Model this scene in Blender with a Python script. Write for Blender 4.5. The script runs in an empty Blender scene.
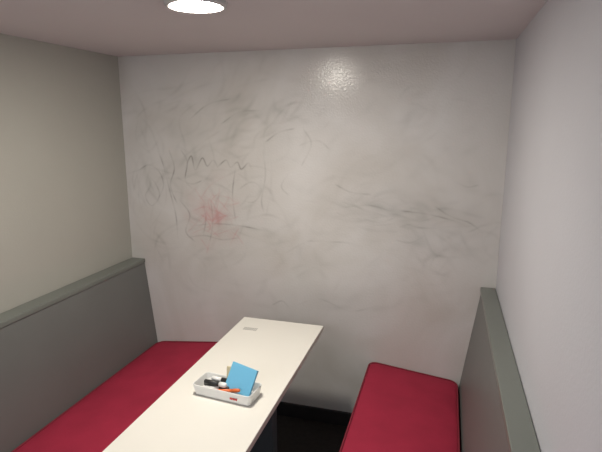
import bpy, bmesh, math, random
import numpy as np
from mathutils import Vector, Matrix
random.seed(7); rng=np.random.default_rng(7)
scn=bpy.context.scene
scn.view_settings.view_transform='Standard'
col=bpy.context.collection

# ---------------- dimensions (metres) ----------------
XL,XR=-1.829,0.270      # side walls
H=2.081                 # ceiling
YF=-3.3                 # open end of the booth
ZL=0.902                # ledge top
LIN=-1.736; RIN=0.197   # inner ledge edges
SEAT=0.374
BY=-1.95                # near end of benches

def link(o,parent=None):
    col.objects.link(o)
    if parent: o.parent=parent
    return o
def mesh_obj(name,bm,mat=None,parent=None,smooth=False):
    me=bpy.data.meshes.new(name); bm.normal_update(); bm.to_mesh(me); bm.free()
    if smooth:
        for p in me.polygons:p.use_smooth=True
    o=bpy.data.objects.new(name,me)
    if mat: me.materials.append(mat)
    return link(o,parent)
def empty(name,loc=(0,0,0)):
    o=bpy.data.objects.new(name,None); o.location=loc; o.empty_display_size=.1
    return link(o)
def box(name,x0,x1,y0,y1,z0,z1,mat,parent=None,bev=0.0,seg=2):
    bm=bmesh.new(); bmesh.ops.create_cube(bm,size=1)
    for v in bm.verts:
        v.co=Vector((x0+(v.co.x+.5)*(x1-x0),y0+(v.co.y+.5)*(y1-y0),z0+(v.co.z+.5)*(z1-z0)))
    if bev: bmesh.ops.bevel(bm,geom=bm.edges[:],offset=bev,segments=seg,affect='EDGES',profile=.5)
    return mesh_obj(name,bm,mat,parent)
def prism_y(name,prof,y0,y1,mat,parent=None,bev=0.0):
    bm=bmesh.new()
    a=[bm.verts.new((x,y0,z)) for x,z in prof]; b=[bm.verts.new((x,y1,z)) for x,z in prof]
    bm.faces.new(a); bm.faces.new(b[::-1])
    n=len(prof)
    for i in range(n): bm.faces.new((a[i],b[i],b[(i+1)%n],a[(i+1)%n]))
    bmesh.ops.recalc_face_normals(bm,faces=bm.faces[:])
    if bev: bmesh.ops.bevel(bm,geom=bm.edges[:],offset=bev,segments=2,affect='EDGES',profile=.5)
    return mesh_obj(name,bm,mat,parent)

# ---------------- materials ----------------
def mat(name,colr,rough=.5,var=.05,vscale=3,bump=0,bscale=100,spec=.5,coat=0,bdist=.002):
    m=bpy.data.materials.new(name); m.use_nodes=True; nt=m.node_tree; N=nt.nodes; L=nt.links
    b=N['Principled BSDF']; b.inputs['Roughness'].default_value=rough
    b.inputs['Specular IOR Level'].default_value=spec
    b.inputs['Coat Weight'].default_value=coat
    tc=N.new('ShaderNodeTexCoord')
    n=N.new('ShaderNodeTexNoise'); n.inputs['Scale'].default_value=vscale; n.inputs['Detail'].default_value=4
    L.new(tc.outputs['Object'],n.inputs['Vector'])
    r=N.new('ShaderNodeValToRGB')
    r.color_ramp.elements[0].position=.3; r.color_ramp.elements[1].position=.7
    r.color_ramp.elements[0].color=tuple(c*(1-var) for c in colr)+(1,)
    r.color_ramp.elements[1].color=tuple(min(1,c*(1+var)) for c in colr)+(1,)
    L.new(n.outputs['Fac'],r.inputs['Fac']); L.new(r.outputs['Color'],b.inputs['Base Color'])
    if bump:
        n2=N.new('ShaderNodeTexNoise'); n2.inputs['Scale'].default_value=bscale; n2.inputs['Detail'].default_value=3
        L.new(tc.outputs['Object'],n2.inputs['Vector'])
        bp=N.new('ShaderNodeBump'); bp.inputs['Strength'].default_value=bump; bp.inputs['Distance'].default_value=bdist
        L.new(n2.outputs['Fac'],bp.inputs['Height']); L.new(bp.outputs['Normal'],b.inputs['Normal'])
    return m
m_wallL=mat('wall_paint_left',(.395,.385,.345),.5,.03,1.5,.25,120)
m_wallR=mat('wall_paint_right_daylit',(.56,.56,.595),.5,.03,1.5,.25,120)  # cool daylight from the open end put into the wall colour
m_ceil=mat('ceiling_paint',(.64,.59,.59),.8,.02,1.2,.1,80)
m_floor=mat('floor_carpet',(.018,.015,.014),.95,.3,40,.6,300)
m_skirt=mat('skirting_black',(.02,.018,.018),.5,.1,5)
m_panel=mat('panel_grey_paint',(.148,.154,.146),.45,.04,3,.1,90)
m_ledge=mat('ledge_grey_paint',(.165,.178,.16),.35,.04,3,.08,90)
m_red=mat('red_upholstery',(.35,.022,.053),.85,.08,9,.5,420,spec=.25)
m_piping=mat('red_piping',(.22,.012,.03),.8,.05,20,.3,400)
m_table=mat('table_laminate',(.75,.73,.67),.35,.015,3)
m_edge=mat('table_edge',(.62,.60,.55),.45,.02,8)
m_leg=mat('table_leg_metal',(.075,.085,.095),.4,.05,5)
m_base=mat('bench_base',(.03,.03,.03),.7,.1,5)
m_white=mat('white_plastic',(.80,.80,.78),.3,.01,5)
m_trim=mat('lamp_trim_shaded',(.55,.54,.53),.35,.01,5)  # greyed down: the ring's shade is put into its colour
m_black=mat('black_plastic',(.02,.02,.02),.35,.1,20)
m_blue=mat('blue_paper',(.15,.46,.68),.7,.03,15)
m_beige=mat('beige_paper',(.62,.54,.36),.8,.03,15)
m_orange=mat('orange_plastic',(.75,.16,.04),.4,.05,15)
m_redp=mat('red_plastic',(.6,.03,.03),.4,.05,15)
m_greyp=mat('grey_print',(.38,.37,.35),.5,.05,30)

# back wall : glossy whiteboard paint with marker residue stored as vertex attribute
def mat_back():
    m=bpy.data.materials.new('whiteboard_wall_paint'); m.use_nodes=True; nt=m.node_tree; N=nt.nodes; L=nt.links
    b=N['Principled BSDF']
    b.inputs['Roughness'].default_value=.20; b.inputs['Specular IOR Level'].default_value=.36
    at=N.new('ShaderNodeAttribute'); at.attribute_name='residue'
    sp=N.new('ShaderNodeSeparateColor'); L.new(at.outputs['Color'],sp.inputs['Color'])
    tc=N.new('ShaderNodeTexCoord')
    n=N.new('ShaderNodeTexNoise'); n.inputs['Scale'].default_value=2.0; n.inputs['Detail'].default_value=7; n.inputs['Distortion'].default_value=.9
    L.new(tc.outputs['Object'],n.inputs['Vector'])
    r=N.new('ShaderNodeValToRGB'); r.color_ramp.elements[0].position=.30; r.color_ramp.elements[1].position=.66
    r.color_ramp.elements[0].color=(.515,.49,.455,1); r.color_ramp.elements[1].color=(.605,.59,.57,1)
    L.new(n.outputs['Fac'],r.inputs['Fac'])
    mx=N.new('ShaderNodeMix'); mx.data_type='RGBA'; mx.inputs['B'].default_value=(.12,.115,.10,1)
    L.new(sp.outputs['Red'],mx.inputs['Factor']); L.new(r.outputs['Color'],mx.inputs['A'])
    m2=N.new('ShaderNodeMix'); m2.data_type='RGBA'; m2.inputs['B'].default_value=(.50,.16,.16,1)
    L.new(sp.outputs['Green'],m2.inputs['Factor']); L.new(mx.outputs['Result'],m2.inputs['A'])
    L.new(m2.outputs['Result'],b.inputs['Base Color'])
    n2=N.new('ShaderNodeTexNoise'); n2.inputs['Scale'].default_value=100; n2.inputs['Detail'].default_value=1
    L.new(tc.outputs['Object'],n2.inputs['Vector'])
    bp=N.new('ShaderNodeBump'); bp.inputs['Strength'].default_value=.40; bp.inputs['Distance'].default_value=.002
    L.new(n2.outputs['Fac'],bp.inputs['Height']); L.new(bp.outputs['Normal'],b.inputs['Normal'])
    return m
m_back=mat_back()

# ---------------- room shell ----------------
T=.08
box('floor',XL-T,XR+T,YF,T,-T,0,m_floor)
box('ceiling',XL-T,XR+T,YF,T,H,H+T,m_ceil)
box('wall_left',XL-T,XL,YF,0,0,H,m_wallL)
box('wall_right',XR,XR+T,YF,0,0,H,m_wallR)

# back wall with fine front grid
NX,NZ=520,515
W=XR-XL
xs=np.linspace(XL,XR,NX+1); zs=np.linspace(0,H,NZ+1)
GX,GZ=np.meshgrid(xs,zs)
dark=np.zeros_like(GX); red=np.zeros_like(GX)
def homog(src,dst):
    A=[];B=[]
    for (u,v),(x,z) in zip(src,dst):
        A.append([u,v,1,0,0,0,-u*x,-v*x]);B.append(x)
        A.append([0,0,0,u,v,1,-u*z,-v*z]);B.append(z)
    h=np.linalg.solve(np.array(A,float),np.array(B,float)); return np.append(h,1).reshape(3,3)
# image coordinates of the marks : image pixels -> wall plane (x,z) in metres
HM=homog([(120,57),(517,38),(132,258),(497,288)],[(XL,H),(XR,H),(XL,ZL),(XR,ZL)])
def wp(u,v):
    q=HM@np.array([u,v,1.]); return q[0]/q[2],q[1]/q[2]
dx=xs[1]-xs[0]; dz=zs[1]-zs[0]
def stamp(A,x,z,w,a,mode='max'):
    r=int(3*w/dx)+1
    i=int((x-XL)/dx); j=int(z/dz)
    i0,i1=max(0,i-r),min(NX,i+r)+1; j0,j1=max(0,j-r),min(NZ,j+r)+1
    if i0>=i1 or j0>=j1: return
    g=a*np.exp(-((GX[j0:j1,i0:i1]-x)**2+(GZ[j0:j1,i0:i1]-z)**2)/(2*w*w))
    if mode=='max': A[j0:j1,i0:i1]=np.maximum(A[j0:j1,i0:i1],g)
    else: A[j0:j1,i0:i1]+=g
def smooth(pts,n=24):
    P=[np.array(p,float) for p in pts]; P=[2*P[0]-P[1]]+P+[2*P[-1]-P[-2]]
    out=[]
    for k in range(1,len(P)-2):
        p0,p1,p2,p3=P[k-1:k+3]
        for t in np.linspace(0,1,n,endpoint=False):
            out.append(.5*((2*p1)+(-p0+p2)*t+(2*p0-5*p1+4*p2-p3)*t*t+(-p0+3*p1-3*p2+p3)*t**3))
    out.append(P[-2]); return out
def line(A,pts,w=.0028,a=.3,n=24,fade=True):
    L=smooth([wp(*p) for p in pts],n); m=np.zeros_like(A)
    ln=sum(np.linalg.norm(L[i+1]-L[i]) for i in range(len(L)-1))
    step=max(w*.6,.002); ph=random.random()*6
    pos=0
    for i in range(len(L)-1):
        d=np.linalg.norm(L[i+1]-L[i]); k=max(1,int(d/step))
        for s in range(k):
            p=L[i]+(L[i+1]-L[i])*s/k; pos+=d/k
            f=(.65+.35*math.sin(pos*37+ph))
            if fade: f*=min(1,8*min(pos,ln-pos)/max(ln,1e-4)+.15) if w<.004 else math.sin(math.pi*min(1,pos/max(ln,1e-4)))
            stamp(m,p[0],p[1],w,a*f)
    A+=m
def vnoise(n):   # smooth value noise on the wall grid
    c=rng.random((n+2,n+2)); fx=np.linspace(0,n,NX+1); fz=np.linspace(0,n,NZ+1)
    ix=fx.astype(int); iz=fz.astype(int); tx=fx-ix; tz=fz-iz; tx=tx*tx*(3-2*tx); tz=tz*tz*(3-2*tz)
    a=c[np.ix_(iz,ix)];b=c[np.ix_(iz,ix+1)];d=c[np.ix_(iz+1,ix)];e=c[np.ix_(iz+1,ix+1)]
    return (a*(1-tx)+b*tx)*(1-tz)[:,None]+(d*(1-tx)+e*tx)*tz[:,None]
K=1.75
def smear(cu,cv,su,sv,n,ang,angs,length,w,a,curv=.3):
    for _ in range(n):
        u=random.gauss(cu,su); v=random.gauss(cv,sv)
        t=math.radians(random.gauss(ang,angs)); l=length*random.uniform(.5,1.4)/2
        c=random.uniform(-curv,curv)*l
        p=[(u-l*math.cos(t),v-l*math.sin(t)),(u-c*math.sin(t),v+c*math.cos(t)),(u+l*math.cos(t),v+l*math.sin(t))]
        line(dark,p,w*random.uniform(.5,1.5),K*a*random.uniform(.4,1.2),8)
smear(405,213,40,12,44,6,14,50,.007,.055,.5)
smear(385,200,34,12,12,5,14,70,.018,.035)
smear(455,240,22,14,26,20,30,40,.007,.055,.6)
smear(445,265,25,14,20,-30,30,40,.008,.040,.6)
smear(330,210,60,40,20,-20,40,80,.012,.03,.5)
smear(250,120,60,25,50,-35,25,60,.007,.055,.6)
smear(340,105,60,22,26,-20,30,60,.009,.042,.6)
smear(190,140,30,30,38,-50,30,50,.007,.060,.6)
smear(215,215,45,30,50,30,50,45,.006,.060,.5)
smear(270,260,60,30,26,-10,40,60,.011,.035,.6)
smear(380,290,60,22,30,-15,35,50,.009,.036,.6)
smear(240,300,50,18,14,-15,35,60,.012,.03,.6)
smear(150,170,12,40,24,80,15,50,.005,.060,.5)
smear(430,150,45,30,20,-15,30,60,.010,.036,.6)
smear(400,222,55,10,16,4,10,45,.004,.10,.4)
for cu,cv,su,sv,n,w,a in ((410,215,42,14,24,.05,.028),(215,190,45,40,40,.06,.026),(240,110,50,20,30,.05,.024),
                          (460,240,20,25,16,.05,.026),(300,270,90,25,22,.07,.012),(330,100,90,18,16,.06,.014),(180,130,30,25,20,.06,.022)):
    for _ in range(n):
        x,z=wp(random.gauss(cu,su),random.gauss(cv,sv)); stamp(dark,x,z,w*random.uniform(.5,1.3),a,'add')
S=[([(152,185),(146,196),(152,206),(160,196),(155,182),(147,176)],.18),
([(158,148),(164,165),(170,190),(176,215),(178,240)],.24),
([(170,150),(175,168),(171,186),(178,205)],.28),
([(140,170),(150,165),(160,172),(164,186),(158,200)],.22),
([(186,168),(192,156),(196,170),(203,158),(208,166),(214,160),(219,168)],.28),
([(219,166),(227,160),(231,167),(238,162),(242,169),(249,163),(253,170)],.26),
([(182,150),(188,162),(186,180),(194,190)],.28),
([(178,178),(192,184),(204,180)],.2),
([(204,205),(206,220),(203,238)],.3),([(211,200),(213,222),(210,242)],.25),
([(196,226),(215,224),(240,226),(266,231)],.30),([(236,168),(233,195),(236,222)],.22),
([(186,238),(205,236),(222,240),(240,238)],.24),
([(264,150),(266,175),(262,200),(264,212)],.22),
([(266,142),(280,132),(296,128)],.18),([(304,128),(312,144),(302,166)],.18),([(290,172),(282,186),(290,196)],.16),
([(336,184),(352,192),(372,194)],.18),([(344,207),(370,205),(392,211)],.18),([(400,210),(430,214),(462,222)],.18),
([(436,206),(452,216),(470,222),(484,232)],.18),([(300,145),(318,140),(332,150)],.15),
([(238,190),(252,182),(262,190),(254,202),(240,200)],.15),
([(180,200),(190,215),(186,232),(196,243)],.28),
([(455,180),(468,186),(480,184)],.15),([(190,120),(210,104),(236,98)],.15),
([(222,124),(240,112),(262,110)],.13),([(296,306),(320,300),(350,312),(380,306)],.1),
([(272,306),(282,302),(290,310)],.2)]
scr=np.zeros_like(dark)
for p,a in S: line(scr,p,.0027,a*1.9)
scr*=np.clip(.38+1.6*vnoise(70)*vnoise(23)*1.3,0,1.1)
dark*=.45+1.1*vnoise(14)
dark*=.7+.6*vnoise(45)
dark+=scr
for _ in range(34):
    u,v=random.gauss(211,10),random.gauss(215,14); l=random.uniform(7,17); t=random.uniform(0,3.14)
    line(red,[(u-l*math.cos(t),v-l*math.sin(t)),(u+random.uniform(-5,5),v+random.uniform(-5,5)),(u+l*math.cos(t),v+l*math.sin(t))],.0027,.19,10)
for _ in range(34):
    x,z=wp(random.gauss(212,11),random.gauss(211,15)); stamp(red,x,z,.03,.045,'add')
red*=.5+.9*vnoise(60)
dark=np.clip(dark,0,.6); red=np.clip(red,0,.5)
verts=np.stack([GX.ravel(),np.zeros(GX.size),GZ.ravel()],1)
idx=np.arange(GX.size).reshape(NZ+1,NX+1)
faces=np.stack([idx[:-1,:-1].ravel(),idx[:-1,1:].ravel(),idx[1:,1:].ravel(),idx[1:,:-1].ravel()],1)
nb=len(verts)
vb=np.array([[XL,T,0],[XR,T,0],[XR,T,H],[XL,T,H]])
me=bpy.data.meshes.new('wall_back')
me.from_pydata(np.vstack([verts,vb]).tolist(),[],faces.tolist()+[[nb+1,nb,nb+3,nb+2]])
ca=me.color_attributes.new('residue','FLOAT_COLOR','POINT')
c=np.zeros((nb+4,4),np.float32); c[:nb,0]=dark.ravel(); c[:nb,1]=red.ravel(); c[:,3]=1
ca.data.foreach_set('color',c.ravel())
me.materials.append(m_back)
link(bpy.data.objects.new('wall_back',me))

box('baseboard_back',-1.2,-.36,-.014,0,0,.085,m_skirt,None,.003)

# ---------------- benches ----------------
def rrect(x0,x1,y0,y1,r,ins,n=8):
    r2=max(r-ins,.002); x0+=ins;x1-=ins;y0+=ins;y1-=ins
    P=[]
    for cx,cy,a0 in ((x1-r2,y1-r2,0),(x0+r2,y1-r2,90),(x0+r2,y0+r2,180),(x1-r2,y0+r2,270)):
        for k in range(n+1):
            a=math.radians(a0+90*k/n); P.append((cx+r2*math.cos(a),cy+r2*math.sin(a)))
    return P
def cushion(name,x0,x1,y0,y1,zt,th,tilt,parent):
    ref=x0 if tilt>0 else x1
    f=lambda x:(x-ref)*tilt
    bm=bmesh.new(); rings=[]
    prof=[(.01,-th),(.0,-th+.01),(.0,-.012),(.003,-.005),(.008,-.001),(.015,.001),(.03,.004),(.06,.008),(.10,.011),(.15,.013),(.2,.014)]
    for ins,dz_ in prof:
        rings.append([bm.verts.new((x,y,zt+dz_+f(x)-.006)) for x,y in rrect(x0,x1,y0,y1,.045,ins)])
    n=len(rings[0])
    for a,b in zip(rings,rings[1:]):
        for i in range(n): bm.faces.new((a[i],a[(i+1)%n],b[(i+1)%n],b[i]))
    bm.faces.new(rings[-1]); bm.faces.new(rings[0][::-1])
    mesh_obj(name,bm,m_red,parent,True)
    for k,zz in enumerate((-.004,-th+.01)):
        cu=bpy.data.curves.new('piping','CURVE'); cu.dimensions='3D'; cu.bevel_depth=.004; cu.bevel_resolution=3
        sp=cu.splines.new('POLY'); P=rrect(x0,x1,y0,y1,.045,.001)
        sp.points.add(len(P)-1); sp.use_cyclic_u=True
        for q,(x,y) in zip(sp.points,P): q.co=(x,y,zt+zz+f(x)-.003,1)
        cu.materials.append(m_piping)
        link(bpy.data.objects.new('piping_%d'%(k+1),cu),parent)
def bench(side):
    e=empty('bench_seat',(0,0,0))
    if side=='L':
        wall,inn,s0,s1,sg=XL,LIN,-1.677,-1.195,1
    else:
        wall,inn,s0,s1,sg=XR,RIN,-.349,.120,-1
    y0,y1=BY,-.003
    wl=wall+sg*.002
    fb=(s0 if sg>0 else s1)
    prism_y('backrest',[(wl,0.0),(fb,0.0),(fb,SEAT-.09),(inn-sg*.006,ZL-.024),(wl,ZL-.024)],y0,y1,m_panel,e)
    xa,xb=sorted((wl,inn))
    box('ledge_cap',xa,xb,y0-.005,y1,ZL-.024,ZL,m_ledge,e,.003)
    front=s1 if sg>0 else s0
    xa,xb=sorted((fb+sg*.001,front-sg*.03))
    tl=.115
    zb=lambda x:SEAT-.065+abs(x-fb)*tl-.004
    prism_y('seat_base',[(xa,0),(xb,0),(xb,zb(xb)),(xa,zb(xa))],y0+.02,y1,m_base,e)
    cushion('cushion',s0+.002,s1-.002,y0,-.006,SEAT,.06,tl*sg,e)
    return e
bench('L'); bench('R')

# ---------------- table ----------------
TX0,TX1,TY0,TY1,TZ=-.962,-.540,-1.78,-.306,.729
t=empty('table')
box('tabletop',TX0,TX1,TY0,TY1,TZ-.024,TZ-.002,m_edge,t,.002)
box('laminate_top',TX0+.0005,TX1-.0005,TY0+.0005,TY1-.0005,TZ-.003,TZ,m_table,t,.0008)
cx=(TX0+TX1)/2
for k,(ya,yb) in enumerate(((-.86,-.80),(-1.56,-1.50))):
    box('leg_%d'%(k+1),TX0+.06,TX1-.075,ya,yb,.02,TZ-.026,m_leg,t,.004)
    box('foot_%d'%(k+1),TX0+.03,TX1-.06,ya-.03,yb+.03,0.0,.022,m_leg,t,.004)
box('under_rail',cx-.03,cx+.03,-1.56,-.80,TZ-.065,TZ-.026,m_leg,t,.003)
for row in range(2):
    for i in range(8):
        w=.0065
        x=-.908+i*.0088
        box('label_letter_%d'%(row*8+i+1),x,x+w,-.440-row*.016,-.428-row*.016,TZ,TZ+.0005,m_greyp,t)

# ---------------- desk tray ----------------
tr=empty('desk_organizer_tray',(-.731,-1.02,TZ+.001)); tr.rotation_euler=(0,0,math.radians(-6))
def tray():
    bm=bmesh.new(); L2,W2,h=.121,.052,.042
    o=lambda z,i,fl:[bm.verts.new((x,y,z)) for x,y in rrect(-L2-fl,L2+fl,-W2-fl,W2+fl,.014,i,5)]
    R=[o(0,.004,-.006),o(.003,0,-.006),o(h-.002,0,0),o(h,.001,0),o(h,.003,0),o(h-.002,.004,0),o(.006,.004,-.006),o(.004,.008,-.006)]
    n=len(R[0])
    for a,b in zip(R,R[1:]):
        for i in range(n): bm.faces.new((a[i],a[(i+1)%n],b[(i+1)%n],b[i]))
    bm.faces.new(R[0][::-1]); bm.faces.new(R[-1])
    mesh_obj('tray_shell',bm,m_white,tr,False)
tray()
for i in range(5):
    box('logo_letter_%d'%(i+1),.040+i*.006,.0445+i*.006,-.0515,-.0498,.016,.023,m_redp,tr)
def pen(name,p0,p1,r,mb,mc,capf=.35):
    p0,p1=Vector(p0),Vector(p1); d=p1-p0; l=d.length
    e=bpy.data.objects.new(name,None); link(e,tr); e.location=p0; e.rotation_euler=d.to_track_quat('Z','Y').to_euler()
    def lathe(nm,pr,mt):
        bm=bmesh.new(); R=[]
        for rr,z in pr: R.append([bm.verts.new((rr*math.cos(a*math.pi/8),rr*math.sin(a*math.pi/8),z)) for a in range(16)])
        for a,b in zip(R,R[1:]):
            for i in range(16): bm.faces.new((a[i],a[(i+1)%16],b[(i+1)%16],b[i]))
        bm.faces.new(R[0][::-1]); bm.faces.new(R[-1]); mesh_obj(nm,bm,mt,e,True)
    s=l*(1-capf)
    lathe('barrel',[(r*.8,0),(r,.002),(r,s)],mb)
    lathe('cap',[(r*1.12,s),(r*1.12,l-.008),(r*.8,l-.001),(r*.5,l)],mc)
pen('marker_1',(-.095,-.025,.016),(.02,-.015,.035),.0085,m_white,m_black)
pen('marker_2',(-.100,.004,.020),(.015,.008,.040),.0085,m_black,m_black)
pen('marker_3',(-.095,.026,.024),(.02,.028,.038),.0085,m_white,m_black,.4)
pen('marker_4',(-.088,-.012,.040),(.01,-.022,.048),.0085,m_black,m_white,.3)
pen('marker_5',(-.070,.010,.046),(.02,.002,.052),.008,m_white,m_black,.5)
pen('marker_6',(-.03,-.034,.024),(.07,-.03,.046),.006,m_orange,m_orange,.3)
def pad(name,c,sx,sy,th,rot,mt):
    bm=bmesh.new(); bmesh.ops.create_cube(bm,size=1)
    for v in bm.verts: v.co=Vector((v.co.x*sx,v.co.y*th,v.co.z*sy))
    bmesh.ops.bevel(bm,geom=bm.edges[:],offset=.0008,segments=1,affect='EDGES')
    o=mesh_obj(name,bm,mt,tr); o.location=c; o.rotation_euler=[math.radians(a) for a in rot]; return o
pad('sticky_notes_blue',(.056,.006,.068),.104,.098,.012,(-28,9,-2),m_blue)
pad('sticky_notes_beige',(.006,.024,.060),.05,.070,.01,(-14,-12,-20),m_beige)

# ---------------- downlight ----------------
LX,LY=-.782,-1.045
d=empty('ceiling_downlight',(LX,LY,H))
def lathe_obj(nm,pr,mt,parent,cap=False,n=48):
    bm=bmesh.new(); R=[]
    for rr,z in pr: R.append([bm.verts.new((rr*math.cos(2*a*math.pi/n),rr*math.sin(2*a*math.pi/n),z)) for a in range(n)])
    for a,b in zip(R,R[1:]):
        for i in range(n): bm.faces.new((a[i],b[i],b[(i+1)%n],a[(i+1)%n]))
    if cap: bm.faces.new(R[-1])
    bmesh.ops.recalc_face_normals(bm,faces=bm.faces[:])
    return mesh_obj(nm,bm,mt,parent,True)
lathe_obj('trim_ring',[(.099,0),(.097,-.010),(.090,-.015),(.082,-.014),(.076,-.008),(.074,0)],m_trim,d)
me_=bpy.data.materials.new('lamp_glow'); me_.use_nodes=True
b=me_.node_tree.nodes['Principled BSDF']; b.inputs['Emission Color'].default_value=(1,.94,.84,1); b.inputs['Emission Strength'].default_value=355
lathe_obj('diffuser',[(.0735,-.002),(.071,-.009),(.064,-.014),(.05,-.018),(.032,-.021),(.012,-.022)],me_,d,True)
def area(name,loc,rot,size,power,colr,parent=None,shape='DISK',sy=None,spread=180):
    l=bpy.data.lights.new(name,'AREA'); l.shape=shape; l.size=size
    if sy: l.size_y=sy
    l.energy=power; l.color=colr; l.spread=math.radians(spread)
    o=bpy.data.objects.new(name,l); link(o,parent); o.location=loc; o.rotation_euler=rot; return o
area('rear_fill_light',(-.8,-3.9,2.3),(math.radians(35),0,0),1.2,28,(.97,.97,1.0),None)  # added unseen fill light beyond the open end, no fixture modelled

w=bpy.data.worlds.new('World'); scn.world=w; w.use_nodes=True
w.node_tree.nodes['Background'].inputs['Color'].default_value=(.90,.93,1,1)
w.node_tree.nodes['Background'].inputs['Strength'].default_value=.85

# ---------------- camera ----------------
cd=bpy.data.cameras.new('camera'); co=bpy.data.objects.new('camera',cd); link(co)
cd.sensor_width=36; cd.lens=497/602*36; cd.clip_start=.02
p,r,y=.2051,-.0009,.2844
M=Matrix.Rotation(y,4,'Z')@Matrix.Rotation(math.pi/2-p,4,'X')@Matrix.Rotation(r,4,'Z')
co.matrix_world=Matrix.Translation((0,-2.55,1.713))@M
scn.camera=co
